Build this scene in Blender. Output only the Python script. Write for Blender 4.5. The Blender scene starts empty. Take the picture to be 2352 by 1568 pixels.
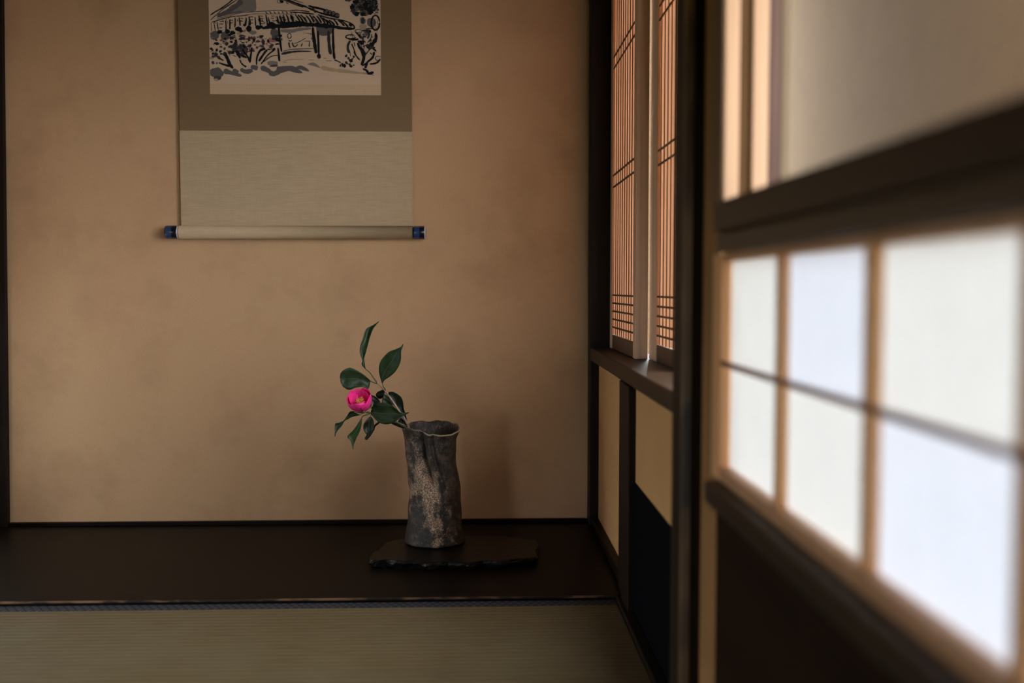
import bpy, bmesh, math, random
from mathutils import Vector, Matrix

# ------------------------------------------------------------------ camera, world, exposure
S = bpy.context.scene
COL = S.collection
F_PX = 35.0 / 36.0 * 2352.0
CAM_Z = 0.57                                   # above the alcove floor (z = 0)
YAW, PITCH = math.atan(78 / F_PX), math.atan(124 / F_PX)
cam_d = bpy.data.cameras.new('camera')
cam_d.lens, cam_d.sensor_width, cam_d.sensor_fit = 35.0, 36.0, 'HORIZONTAL'
cam_d.clip_start = 0.02
cam_d.dof.use_dof = True
cam_d.dof.focus_distance = 2.12
cam_d.dof.aperture_fstop = 2.2
cam_d.dof.aperture_blades = 0
cam = bpy.data.objects.new('camera', cam_d)
COL.objects.link(cam)
cam.location = (0, 0, CAM_Z)
cam.rotation_euler = (math.pi / 2 - PITCH, 0, -YAW)
S.camera = cam

W = bpy.data.worlds.new('sky')
S.world = W
W.use_nodes = True
W.node_tree.nodes['Background'].inputs[0].default_value = (0.93, 0.97, 1.0, 1)
W.node_tree.nodes['Background'].inputs[1].default_value = 12.3

S.view_settings.view_transform = 'Standard'
S.view_settings.look = 'None'
S.view_settings.gamma = 1.0
S.view_settings.use_curve_mapping = False
S.view_settings.exposure = 0.0
S.cycles.use_denoising = True
S.cycles.max_bounces = 8
S.cycles.diffuse_bounces = 5

def portal(name, loc, rot, sx, sy):            # a sampling aid for daylight through an opening; gives no light itself
    d = bpy.data.lights.new(name, 'AREA'); d.shape = 'RECTANGLE'; d.size, d.size_y = sx, sy
    d.cycles.is_portal = True
    o = bpy.data.objects.new(name, d); COL.objects.link(o); o.location = loc; o.rotation_euler = rot
    return o

# pixel of the 2352 x 1568 photograph -> point on an axis plane
_R = cam.rotation_euler.to_matrix()
def at(px, py, axis, val):
    d = _R @ Vector(((px - 1176) / F_PX, -(py - 784) / F_PX, -1))
    o = Vector((0, 0, CAM_Z)); i = 'xyz'.index(axis)
    t = (val - o[i]) / d[i]
    return o + d * t

# ------------------------------------------------------------------ materials
def nt(name):
    m = bpy.data.materials.new(name); m.use_nodes = True
    t = m.node_tree; b = t.nodes['Principled BSDF']
    return m, t, b
def N(t, kind, **kw):
    n = t.nodes.new(kind)
    for k, v in kw.items(): setattr(n, k, v)
    return n
def L(t, a, b): t.links.new(a, b)
def ramp(t, fac, stops, interp='LINEAR'):
    r = N(t, 'ShaderNodeValToRGB'); r.color_ramp.interpolation = interp
    e = r.color_ramp.elements
    while len(e) > 1: e.remove(e[-1])
    e[0].position, e[0].color = stops[0][0], (*stops[0][1], 1)
    for p, c in stops[1:]:
        x = e.new(p); x.color = (*c, 1)
    L(t, fac, r.inputs[0]); return r.outputs[0]
def coords(t, scale=(1, 1, 1), kind='Object'):
    tc = N(t, 'ShaderNodeTexCoord'); mp = N(t, 'ShaderNodeMapping')
    mp.inputs['Scale'].default_value = scale
    L(t, tc.outputs[kind], mp.inputs[0]); return mp.outputs[0]
def noise(t, vec, scale, detail=4, rough=.5, out=0):
    n = N(t, 'ShaderNodeTexNoise'); n.inputs['Scale'].default_value = scale
    n.inputs['Detail'].default_value = detail; n.inputs['Roughness'].default_value = rough
    L(t, vec, n.inputs['Vector']); return n.outputs[out]
def mixc(t, fac, a, b, mode='MIX'):
    m = N(t, 'ShaderNodeMix', data_type='RGBA', blend_type=mode)
    for s, v in ((0, fac), (6, a), (7, b)):
        if hasattr(v, 'links'): L(t, v, m.inputs[s])
        else: m.inputs[s].default_value = v if s == 0 else (*v, 1)
    return m.outputs[2]
def mth(t, op, a, b=None, c=None):
    m = N(t, 'ShaderNodeMath', operation=op)
    for i, v in enumerate((a, b, c)):
        if v is None: continue
        if hasattr(v, 'links'): L(t, v, m.inputs[i])
        else: m.inputs[i].default_value = v
    return m.outputs[0]
def bump(t, b, h, strength=.3, dist=.001):
    n = N(t, 'ShaderNodeBump'); n.inputs['Strength'].default_value = strength; n.inputs['Distance'].default_value = dist
    L(t, h, n.inputs['Height']); L(t, n.outputs[0], b.inputs['Normal'])

def plain(name, c, rough=.6, metallic=0.0, spec=.5):
    m, t, b = nt(name)
    b.inputs['Base Color'].default_value = (*c, 1); b.inputs['Roughness'].default_value = rough
    b.inputs['Metallic'].default_value = metallic; b.inputs['Specular IOR Level'].default_value = spec
    return m
def wood(name, c1, c2, axis='z', rough=.5, fine=260, coarse=30, bmp=.15, spec=.5):
    m, t, b = nt(name)
    s = [1, 1, 1]; s['xyz'.index(axis)] = .03
    v = coords(t, s)
    n1 = noise(t, v, coarse, 3, .6); n2 = noise(t, v, fine, 2, .5)
    f = mth(t, 'ADD', mth(t, 'MULTIPLY', n1, .65), mth(t, 'MULTIPLY', n2, .35))
    L(t, ramp(t, f, [(.36, c1), (.64, c2)]), b.inputs['Base Color'])
    b.inputs['Roughness'].default_value = rough; b.inputs['Specular IOR Level'].default_value = spec
    bump(t, b, f, bmp, .0008); return m
def plaster(name, base, dark, pink, grain=700, bmp=.5):
    m, t, b = nt(name)
    v = coords(t)
    n1 = noise(t, v, 2.2, 5, .55); n2 = noise(t, v, 7.0, 6, .62); n3 = noise(t, v, grain, 2, .6)
    c = ramp(t, n2, [(.3, dark), (.52, base), (.75, base)])
    c = mixc(t, ramp(t, n1, [(.45, (0, 0, 0)), (.7, (.6, .6, .6))]), c, pink)
    c = mixc(t, ramp(t, n3, [(.38, (.5, .5, .5)), (.55, (0, 0, 0))]), c, tuple(x * .55 for x in base))
    L(t, c, b.inputs['Base Color'])
    b.inputs['Roughness'].default_value = .95; b.inputs['Specular IOR Level'].default_value = .15
    bump(t, b, n3, bmp, .0012); return m
def paper(name, c, trans=.85, spots=.02):
    m = bpy.data.materials.new(name); m.use_nodes = True
    t = m.node_tree
    for n in list(t.nodes): t.nodes.remove(n)
    o = N(t, 'ShaderNodeOutputMaterial'); mx = N(t, 'ShaderNodeMixShader')
    d = N(t, 'ShaderNodeBsdfDiffuse'); tr = N(t, 'ShaderNodeBsdfTranslucent')
    n = noise(t, coords(t, (1, 1, .35)), 60, 4, .6)
    c2 = tuple(x * (1 - spots * 3) for x in c)
    col = ramp(t, n, [(.3, c2), (.6, c)])
    L(t, col, d.inputs[0]); L(t, col, tr.inputs[0])
    mx.inputs[0].default_value = trans
    L(t, d.outputs[0], mx.inputs[1]); L(t, tr.outputs[0], mx.inputs[2]); L(t, mx.outputs[0], o.inputs[0])
    return m

M = {}
M['plaster'] = plaster('earth_plaster', (.57, .36, .20), (.47, .29, .16), (.60, .345, .20))
M['plaster_yellow'] = plaster('ochre_plaster', (.65, .385, .175), (.59, .35, .16), (.65, .38, .18), 500)
M['plaster_out'] = plaster('grey_plaster', (.165, .113, .064), (.15, .102, .058), (.165, .11, .064), 300)
M['plaster_room'] = plaster('room_plaster', (.40, .29, .17), (.35, .25, .15), (.40, .28, .17))
M['lacquer'] = wood('black_lacquer', (.0055, .0038, .003), (.009, .0065, .005), 'x', .42, 120, 20, .05, .07)
M['black_wood'] = wood('black_wood', (.006, .004, .0035), (.014, .009, .007), 'z', .55, spec=.2)
M['dark_wood'] = wood('dark_wood', (.009, .005, .0035), (.022, .012, .008), 'z', .55, spec=.18)
M['dark_wood_y'] = wood('dark_wood_lying', (.017, .009, .0042), (.034, .019, .0095), 'y', .45, spec=.25)
M['post_wood'] = wood('post_wood', (.010, .006, .0035), (.026, .015, .008), 'z', .55, 200, 14, .1, .15)
def post_highlight():  # warm light streak on the post corner, painted into the wood colour
    m, t, b = nt('post_edge_highlight')
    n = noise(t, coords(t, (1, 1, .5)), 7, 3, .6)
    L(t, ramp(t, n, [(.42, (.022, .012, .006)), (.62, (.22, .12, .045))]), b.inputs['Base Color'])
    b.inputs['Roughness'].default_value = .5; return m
M['post_highlight'] = post_highlight()
M['rail_wood'] = wood('rail_wood', (.035, .020, .008), (.06, .034, .014), 'y', .5)
M['brown_wood'] = wood('brown_wood', (.66, .335, .145), (.80, .44, .20), 'z', .5)
M['brown_wood_y'] = wood('brown_wood_lying', (.46, .255, .14), (.58, .34, .20), 'y', .5, spec=.2)
M['pale_wood'] = wood('pale_wood', (.27, .135, .052), (.37, .205, .090), 'z', .45, 200, 40)
M['strip'] = plaster('brown_plaster', (.37, .205, .085), (.32, .175, .072), (.37, .20, .085), 400)
M['jamb_shaded'] = wood('jamb_shaded', (.10, .055, .022), (.16, .09, .038), 'z', .55)  # jamb wood on its unlit side, shade put into the colour
M['groove'] = wood('groove_wood', (.060, .030, .012), (.095, .050, .021), 'z', .7, spec=.05)
M['outer_jamb'] = wood('outer_jamb', (.12, .088, .055), (.15, .11, .07), 'z', .7, spec=.05)
M['cross'] = wood('cross_bar_wood', (.26, .12, .08), (.36, .18, .125), 'y', .6, spec=.15)
M['grey_wood'] = wood('grey_wood', (.065, .038, .030), (.12, .072, .058), 'z', .7, 200, 60, spec=.05)
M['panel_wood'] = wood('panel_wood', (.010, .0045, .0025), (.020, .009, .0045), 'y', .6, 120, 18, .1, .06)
M['cedar'] = wood('cedar', (.60, .39, .26), (.82, .58, .42), 'z', .5, 90, 45, .1)
M['bar'] = wood('bar_wood', (.20, .105, .055), (.34, .19, .105), 'z', .5)
M['bar_y'] = wood('bar_wood_lying', (.075, .042, .025), (.15, .085, .05), 'y', .5)
M['ceiling'] = wood('ceiling_wood', (.16, .10, .055), (.24, .15, .085), 'x', .6)
M['paper_white'] = paper('shoji_paper_white', (.89, .89, .885), .33, .006)
M['paper_blue'] = paper('shoji_paper_cool', (.88, .895, .935), .33, .006)
M['paper_warm'] = paper('shoji_paper_warm_light', (.87, .64, .48), .35)  # warm light from outside put into the paper tint
M['paper_added'] = paper('added_window_paper', (.86, .90, .93), .52)
M['indigo_paper'] = plain('indigo_paper', (.0022, .003, .0048), .9, 0, .05)

def tatami():
    m, t, b = nt('tatami_rush')
    tc = N(t, 'ShaderNodeTexCoord'); sp = N(t, 'ShaderNodeSeparateXYZ'); L(t, tc.outputs['Object'], sp.inputs[0])
    row = mth(t, 'SINE', mth(t, 'MULTIPLY', sp.outputs[1], 2 * math.pi / .0155))
    weave = mth(t, 'SINE', mth(t, 'MULTIPLY', sp.outputs[0], 2 * math.pi / .0034))
    n = noise(t, coords(t, (.12, 1, 1)), 130, 3, .6)
    n2 = noise(t, coords(t), 4, 4, .6)
    c = ramp(t, n, [(.3, (.15, .113, .053)), (.7, (.22, .168, .082))])
    c = mixc(t, mth(t, 'MULTIPLY', mth(t, 'ADD', row, 1), .27), c, (.085, .063, .028))
    c = mixc(t, ramp(t, n2, [(.4, (0, 0, 0)), (.7, (.4, .4, .4))]), c, (.20, .175, .105))
    L(t, c, b.inputs['Base Color']); b.inputs['Roughness'].default_value = .6; b.inputs['Specular IOR Level'].default_value = .35
    bump(t, b, mth(t, 'ADD', row, mth(t, 'MULTIPLY', weave, .3)), .6, .0012); return m
M['tatami'] = tatami()
def heri():
    m, t, b = nt('tatami_border_cloth')
    tc = N(t, 'ShaderNodeTexCoord'); sp = N(t, 'ShaderNodeSeparateXYZ'); L(t, tc.outputs['Object'], sp.inputs[0])
    k = 2 * math.pi
    u = mth(t, 'SINE', mth(t, 'MULTIPLY', mth(t, 'ADD', sp.outputs[0], mth(t, 'MULTIPLY', sp.outputs[1], .75)), k / .0300))
    v = mth(t, 'SINE', mth(t, 'MULTIPLY', mth(t, 'SUBTRACT', sp.outputs[0], mth(t, 'MULTIPLY', sp.outputs[1], .75)), k / .0300))
    d = mth(t, 'MINIMUM', mth(t, 'ABSOLUTE', u), mth(t, 'ABSOLUTE', v))
    f = mth(t, 'GREATER_THAN', d, .42)
    n = noise(t, coords(t), 900, 2)
    f2 = mth(t, 'MULTIPLY', f, ramp(t, n, [(.3, (.5, .5, .5)), (.7, (1, 1, 1))]))
    L(t, mixc(t, f2, (.005, .006, .009), (.062, .070, .095)), b.inputs['Base Color'])
    b.inputs['Roughness'].default_value = .8; return m
M['heri'] = heri()
def worn():
    m, t, b = nt('worn_lacquer_edge')
    n = noise(t, coords(t, (1, .2, 6)), 9, 3, .65)
    L(t, ramp(t, n, [(.47, (.010, .006, .004)), (.56, (.22, .125, .065)), (.8, (.30, .18, .10))]), b.inputs['Base Color'])
    b.inputs['Roughness'].default_value = .5; return m
M['worn'] = worn()
def cloth(name, c1, c2, per, slub=False, rough=.75):
    m, t, b = nt(name)
    if slub:
        n = noise(t, coords(t, (.06, 1, 1)), 420, 3, .6)
        n2 = noise(t, coords(t, (1, 1, .06)), 700, 2, .5)
        f = mth(t, 'ADD', mth(t, 'MULTIPLY', n, .7), mth(t, 'MULTIPLY', n2, .3))
        L(t, ramp(t, f, [(.35, c1), (.62, c2)]), b.inputs['Base Color'])
        bump(t, b, f, .2, .0005)
    else:
        tc = N(t, 'ShaderNodeTexCoord'); sp = N(t, 'ShaderNodeSeparateXYZ'); L(t, tc.outputs['Object'], sp.inputs[0])
        k = 2 * math.pi / per
        u = mth(t, 'SINE', mth(t, 'MULTIPLY', mth(t, 'ADD', sp.outputs[0], sp.outputs[2]), k))
        v = mth(t, 'SINE', mth(t, 'MULTIPLY', mth(t, 'SUBTRACT', sp.outputs[0], sp.outputs[2]), k))
        f = mth(t, 'MULTIPLY_ADD', mth(t, 'MULTIPLY', u, v), .5, .5)
        n = noise(t, coords(t), 350, 3, .6)
        f = mth(t, 'ADD', mth(t, 'MULTIPLY', f, .6), mth(t, 'MULTIPLY', n, .4))
        L(t, ramp(t, f, [(.25, c1), (.75, c2)]), b.inputs['Base Color'])
        bump(t, b, f, .2, .0004)
    b.inputs['Roughness'].default_value = rough; b.inputs['Specular IOR Level'].default_value = .25; return m
M['scroll_brown'] = cloth('scroll_brown_silk', (.165, .104, .050), (.235, .152, .078), .0052)
M['scroll_beige'] = cloth('scroll_beige_silk', (.41, .295, .18), (.475, .35, .22), .005, True)
M['scroll_strip'] = cloth('scroll_gold_strip', (.535, .375, .235), (.575, .41, .26), .012)
M['scroll_paper'] = cloth('painting_paper', (.575, .42, .30), (.61, .45, .325), .004, True, .9)
for i, c in enumerate([(.012, .012, .014), (.035, .034, .036), (.11, .10, .095), (.21, .185, .165), (.34, .27, .205), (.33, .15, .13), (.40, .30, .17), (.075, .05, .06)]):
    M['ink%d' % i] = plain('ink_%d' % i, c, .9, 0, .1)
def knob():
    m, t, b = nt('blue_white_porcelain')
    tc = N(t, 'ShaderNodeTexCoord'); sp = N(t, 'ShaderNodeSeparateXYZ'); L(t, tc.outputs['Generated'], sp.inputs[0])
    L(t, ramp(t, sp.outputs[0], [(0, (.008, .008, .014)), (.12, (.022, .045, .13)), (.52, (.006, .007, .014)), (.88, (.42, .40, .42)), (.97, (.30, .28, .28))], 'CONSTANT'), b.inputs['Base Color'])
    b.inputs['Roughness'].default_value = .22; return m
M['knob'] = knob()
def ceramic():
    m, t, b = nt('ash_glazed_stoneware')
    v = coords(t)
    big = noise(t, v, 14, 5, .65); mid = noise(t, v, 60, 5, .7); sp = noise(t, v, 420, 3, .75)
    c = ramp(t, mid, [(.40, (.009, .007, .0065)), (.50, (.022, .016, .013)), (.60, (.070, .045, .031))])
    # ash deposit: a tan drift running down the belly of the pot
    s = N(t, 'ShaderNodeSeparateXYZ'); L(t, v, s.inputs[0])
    dx = mth(t, 'ADD', mth(t, 'ADD', s.outputs[0], mth(t, 'MULTIPLY', s.outputs[2], .20)), -.010)
    g = mth(t, 'EXPONENT', mth(t, 'MULTIPLY', mth(t, 'MULTIPLY', dx, dx), -850))
    hz = mth(t, 'ADD', s.outputs[2], -.115)
    g = mth(t, 'MULTIPLY', g, mth(t, 'EXPONENT', mth(t, 'MULTIPLY', mth(t, 'MULTIPLY', hz, hz), -110)))
    f = mth(t, 'ADD', mth(t, 'MULTIPLY', big, .55), mth(t, 'MULTIPLY', g, .46))
    f = mth(t, 'ADD', f, mth(t, 'MULTIPLY', mth(t, 'SUBTRACT', mid, .5), .55))
    blot = noise(t, v, 32, 4, .6)
    f = mth(t, 'ADD', f, mth(t, 'MULTIPLY', mth(t, 'SUBTRACT', blot, .5), .8))
    a = ramp(t, f, [(.44, (0, 0, 0)), (.62, (1, 1, 1))])
    ash = ramp(t, sp, [(.40, (.07, .042, .026)), (.52, (.34, .215, .135)), (.62, (.74, .55, .40))])
    c = mixc(t, a, c, ash)
    c = mixc(t, ramp(t, sp, [(.60, (0, 0, 0)), (.67, (.55, .55, .55))]), c, (.46, .34, .26))
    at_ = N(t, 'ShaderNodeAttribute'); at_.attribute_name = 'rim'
    c = mixc(t, mth(t, 'MULTIPLY', at_.outputs['Fac'], .75), c, (.46, .35, .22))  # rim highlight painted in as a pale tan ash line
    L(t, c, b.inputs['Base Color']); b.inputs['Roughness'].default_value = .42
    bump(t, b, mth(t, 'ADD', mid, mth(t, 'MULTIPLY', sp, .5)), .8, .003); return m
M['ceramic'] = ceramic()
def slab_m():
    m, t, b = nt('black_slab'); v = coords(t)
    n = noise(t, v, 60, 5, .6)
    L(t, ramp(t, n, [(.4, (.004, .003, .0026)), (.7, (.008, .006, .005))]), b.inputs['Base Color'])
    b.inputs['Roughness'].default_value = .4; b.inputs['Specular IOR Level'].default_value = .2; bump(t, b, n, .5, .003); return m
M['slab'] = slab_m()
def leaf_m(name, c1, c2, rough=.42):
    m, t, b = nt(name); v = coords(t)
    n = noise(t, v, 90, 4, .6)
    L(t, ramp(t, n, [(.35, c1), (.7, c2)]), b.inputs['Base Color'])
    b.inputs['Roughness'].default_value = rough; b.inputs['Specular IOR Level'].default_value = .22; bump(t, b, noise(t, v, 160, 4), .4, .0012); return m
M['leaf'] = leaf_m('leaf_green', (.009, .019, .007), (.020, .038, .013))
M['leaf_dark'] = leaf_m('leaf_dark', (.007, .010, .006), (.014, .021, .010))
M['leaf_fresh'] = leaf_m('leaf_fresh', (.013, .032, .008), (.034, .062, .014))
M['midrib'] = plain('leaf_midrib', (.06, .085, .03), .5)
M['stem'] = wood('camellia_bark', (.20, .125, .09), (.46, .32, .24), 'z', .7)
M['twig'] = plain('green_twig', (.05, .055, .02), .6)
def petal():
    m, t, b = nt('pink_petal')
    n = noise(t, coords(t, (1, 1, .4)), 120, 3)
    L(t, ramp(t, n, [(.3, (.78, .010, .19)), (.7, (.92, .05, .32))]), b.inputs['Base Color'])
    b.inputs['Roughness'].default_value = .55
    b.inputs['Subsurface Weight'].default_value = .15; b.inputs['Subsurface Radius'].default_value = (.004, .001, .001)
    return m
M['petal'] = petal()
M['stamen'] = plain('yellow_stamen', (.80, .42, .03), .6)
M['filament'] = plain('pale_filament', (.75, .55, .25), .6)
M['sepal'] = plain('pale_green_sepal', (.34, .28, .15), .6)
M['gravel'] = plaster('gravel', (.33, .30, .25), (.24, .22, .18), (.36, .32, .26), 60)
M['green_bounce'] = plaster('green_bounce', (.13, .17, .06), (.09, .12, .045), (.17, .19, .08), 40)  # green chosen to tint the light bounced indoors
M['cord'] = plain('scroll_cord', (.25, .17, .09), .8)
M['iron'] = plain('iron', (.05, .045, .04), .5, .8)

# ------------------------------------------------------------------ object helpers
def tag(o, label=None, cat=None, group=None, kind=None):
    if label: o['label'] = label
    if cat: o['category'] = cat
    if group: o['group'] = group
    if kind: o['kind'] = kind
    return o
def empty(name, loc, label, cat, group=None, kind=None):
    o = bpy.data.objects.new(name, None); COL.objects.link(o); o.location = loc; o.empty_display_size = .02
    return tag(o, label, cat, group, kind)
def wloc(o):
    v = Vector((0, 0, 0))
    while o: v += o.location; o = o.parent
    return v
def obj(name, verts, faces, mat, parent=None, smooth=False, origin=None):
    me = bpy.data.meshes.new(name)
    verts = [Vector(v) for v in verts]
    base = wloc(parent) if parent else Vector((0, 0, 0))
    if origin is None:
        n = len(verts); origin = Vector((sum(v.x for v in verts) / n, sum(v.y for v in verts) / n, min(v.z for v in verts)))
    origin = Vector(origin)
    me.from_pydata([v - origin for v in verts], [], faces); me.update()
    me.materials.append(M[mat] if isinstance(mat, str) else mat)
    if smooth:
        for p in me.polygons: p.use_smooth = True
    o = bpy.data.objects.new(name, me); COL.objects.link(o)
    if parent: o.parent = parent
    o.location = origin - base
    return o
def box_vf(x0, x1, y0, y1, z0, z1, bev=0.0):
    bm = bmesh.new(); bmesh.ops.create_cube(bm, size=1)
    for v in bm.verts: v.co = ((x0 + x1) / 2 + v.co.x * (x1 - x0), (y0 + y1) / 2 + v.co.y * (y1 - y0), (z0 + z1) / 2 + v.co.z * (z1 - z0))
    if bev: bmesh.ops.bevel(bm, geom=bm.edges[:], offset=bev, segments=2, affect='EDGES', profile=.5)
    bm.verts.index_update()
    v = [x.co.copy() for x in bm.verts]; f = [[x.index for x in p.verts] for p in bm.faces]
    bm.free(); return v, f
def box(name, x0, x1, y0, y1, z0, z1, mat, parent=None, bev=0.0):
    v, f = box_vf(x0, x1, y0, y1, z0, z1, bev)
    return obj(name, v, f, mat, parent)
def struct(o, label): return tag(o, label, o.get('category'), None, 'structure')
def sbox(name, x0, x1, y0, y1, z0, z1, mat, label, cat, bev=0.0):
    return tag(box(name, x0, x1, y0, y1, z0, z1, mat, None, bev), label, cat, None, 'structure')
def tube_vf(pts, rads, seg=8):
    pts = [Vector(p) for p in pts]; V = []; Fc = []
    up = Vector((.31, .87, .23)).normalized()
    for i, p in enumerate(pts):
        d = (pts[min(i + 1, len(pts) - 1)] - pts[max(i - 1, 0)]).normalized()
        a = d.cross(up).normalized(); b = d.cross(a).normalized()
        for k in range(seg):
            an = 2 * math.pi * k / seg
            V.append(p + (a * math.cos(an) + b * math.sin(an)) * rads[i])
    for i in range(len(pts) - 1):
        for k in range(seg):
            Fc.append([i * seg + k, i * seg + (k + 1) % seg, (i + 1) * seg + (k + 1) % seg, (i + 1) * seg + k])
    Fc.append(list(range(seg))[::-1]); Fc.append([(len(pts) - 1) * seg + k for k in range(seg)])
    return V, Fc
def catmull(pts, n=5):
    P = [Vector(p) for p in pts]; out = []
    for i in range(len(P) - 1):
        p0, p1, p2, p3 = P[max(i - 1, 0)], P[i], P[i + 1], P[min(i + 2, len(P) - 1)]
        for k in range(n):
            t = k / n
            out.append(.5 * ((2 * p1) + (p2 - p0) * t + (2 * p0 - 5 * p1 + 4 * p2 - p3) * t * t + (3 * p1 - p0 - 3 * p2 + p3) * t ** 3))
    out.append(P[-1]); return out
def lerp_table(tab, x):
    if x <= tab[0][0]: return tab[0][1:]
    for a, b in zip(tab, tab[1:]):
        if x <= b[0]:
            t = (x - a[0]) / (b[0] - a[0]); return tuple(p + (q - p) * t for p, q in zip(a[1:], b[1:]))
    return tab[-1][1:]

# ------------------------------------------------------------------ setting: floor, alcove, room shell
TAT = -.008                                     # tatami top
YB, YF = 2.40, 1.81                             # alcove back wall, alcove front edge
XL = -1.15                                      # alcove left wall
sbox('floor', -2.4, .60, -2.2, 2.6, -.12, -.065, 'panel_wood', 'dark wooden subfloor under the tatami mats', 'floor')
fb = sbox('floor_alcove', XL, .272, YF + .004, YB, -.05, 0, 'lacquer', 'black lacquered floor board of the alcove', 'floor')
box('worn_or_lit_edge', XL, .258, YF, YF + .004, -.0036, -.0005, 'worn', fb)
box('edge_face', XL, .258, YF + .001, YF + .004, -.03, -.0038, 'lacquer', fb)
sbox('wall_back', XL - .02, .34, YB, YB + .08, -.05, 2.1, 'plaster', 'mottled brown earth plaster back wall of the alcove', 'wall')
aw = empty('wall_alcove_left', (XL - .03, 2.1, -.05), 'plaster side wall of the alcove with an added low paper window giving light', 'wall', None, 'structure')
for y0, y1, z0_, z1_ in ((YF, YB, .52, 2.1), (YF, YB, -.05, .06), (YF, 1.87, .06, .52), (2.33, YB, .06, .52)):
    box('plaster_part', XL - .06, XL, y0, y1, z0_, z1_, 'plaster', aw)
box('paper', XL - .04, XL - .0395, 1.87, 2.33, .06, .52, 'paper_added', aw)  # added window, out of view, brightens the lower left of the alcove
for k in range(3): box('lattice_bar', XL - .0385, XL - .0300, 1.985 + .115 * k - .004, 1.985 + .115 * k + .004, .061, .519, 'bar', aw)
for k in range(2): box('cross_bar', XL - .0298, XL - .0240, 1.871, 2.329, .213 + .153 * k - .004, .213 + .153 * k + .004, 'bar_y', aw)
sbox('wall_left', -2.42, -2.34, -2.2, .85, -.05, 2.1, 'plaster_room', 'plain plaster wall of the room facing the window wall', 'wall')
sbox('wall_left_corner', -2.42, -2.34, 1.60, 1.9, -.05, 2.1, 'plaster_room', 'plaster pier between the low crawl door and the alcove side', 'wall')
sbox('wall_left_head', -2.42, -2.34, .85, 1.60, .46, 2.1, 'plaster_room', 'plaster above the low crawl door', 'wall')
sbox('wall_front', -1.75, .36, -2.22, -2.14, -.05, 2.1, 'plaster_room', 'plain plaster wall of the room facing the alcove', 'wall')
sbox('wall_front_head', -2.34, -1.75, -2.22, -2.14, .95, 2.1, 'plaster_room', 'plaster above the wide garden opening facing the alcove', 'wall')
sbox('wall_beside_alcove', -2.34, XL - .06, YF, YF + .08, -.05, 2.1, 'plaster_room', 'plaster wall beside the alcove opening', 'wall')
sbox('ceiling', -2.42, .42, -2.22, 2.48, 2.1, 2.14, 'ceiling', 'brown board ceiling above room and alcove', 'ceiling')
sbox('wall_alcove_lintel', XL, .24, YF, YF + .05, 1.62, 2.1, 'plaster', 'short plaster wall hanging above the alcove opening', 'wall')
sbox('trim_1', XL, .24, YF - .02, YF + .06, 1.56, 1.62, 'dark_wood', 'dark lintel beam across the top of the alcove opening', 'beam')
sbox('wall_light_blocker', -2.34, .25, -.46, -.40, .72, 2.1, 'plaster_room', 'unseen partition added behind the viewpoint to shade the upper alcove wall', 'wall')  # added unseen blocker, darkens the upper part of the alcove wall
# back wall foot trim
sbox('baseboard_back', XL + .03, .262, YB - .012, YB, 0, .0085, 'lacquer', 'thin black strip along the foot of the alcove back wall', 'trim', .001)
# left corner post, leaning a little
a0, a1 = at(17, 1203, 'y', YB - .014), at(4, 40, 'y', YB - .014)
xt = a0.x + (a1.x - a0.x) * (2.1 - a0.z) / (a1.z - a0.z)
v = [(XL, YB - .014, 0), (a0.x, YB - .014, 0), (a0.x, YB, 0), (XL, YB, 0), (XL - .0, YB - .014, 2.1), (max(xt, XL + .004), YB - .014, 2.1), (max(xt, XL + .004), YB, 2.1), (XL, YB, 2.1)]
tag(obj('trim_2', v, [[0, 1, 5, 4], [1, 2, 6, 5], [2, 3, 7, 6], [3, 0, 4, 7], [4, 5, 6, 7], [3, 2, 1, 0]], 'black_wood'), 'narrow black corner post at the end of the alcove away from the windows', 'post', None, 'structure')
# right corner post of the alcove
xc = at(1354, 1150, 'y', 2.35).x
sbox('trim_3', xc, .318, 2.35, YB, 0, 2.1, 'black_wood', 'black corner post between the alcove back wall and the latticed shoji', 'post', .002)

# ---- right wall below and around the small window
XP = .287
sbox('wall_right_alcove', XP, .34, 1.80, 2.349, 0, .396, 'plaster_yellow', 'narrow ochre plaster panel under the alcove window sill', 'wall')
sbox('wall_right_panel', .2755, .34, 1.19, 1.7215, -.05, .396, 'plaster_yellow', 'ochre plaster panel above the dark blue paper dado', 'wall')
sbox('trim_4', .2735, .2752, 1.255, 1.7215, -.03, .229, 'indigo_paper', 'dark indigo paper dado pasted along the foot of the ochre wall', 'paper dado')
sbox('trim_5', .262, .30, 1.722, 1.80, -.05, .396, 'dark_wood', 'short dark post under the window sill beside the alcove board', 'post', .002)
sbox('trim_6', .266, .286, 1.802, 1.862, 0, .396, 'dark_wood', 'dark board backing the short post under the sill', 'post', .0015)
sbox('trim_7', .269, .2865, 1.864, 2.348, .0005, .020, 'lacquer', 'black strip along the side of the alcove floor board', 'trim', .003)
sbox('trim_8', .254, .273, .2, 1.805, -.06, .0, 'black_wood', 'black rail along the edge of the tatami mat', 'trim', .002)
sill = sbox('trim_9', .266, .37, 1.255, 2.349, .397, .427, 'dark_wood_y', 'dark wooden sill under the latticed shoji', 'window sill', .003)
# big post
bigpost = sbox('trim_10', .245, .36, 1.180, 1.254, -.05, 2.1, 'post_wood', 'thick dark square post between the two windows', 'post', .010)
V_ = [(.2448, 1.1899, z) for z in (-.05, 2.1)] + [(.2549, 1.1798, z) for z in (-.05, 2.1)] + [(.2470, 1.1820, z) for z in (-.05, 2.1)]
obj('worn_or_lit_edge', V_, [[0, 1, 5, 4], [4, 5, 3, 2]], 'post_highlight', bigpost)  # chamfer strip, lighter brown in place of a streak of light
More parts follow.
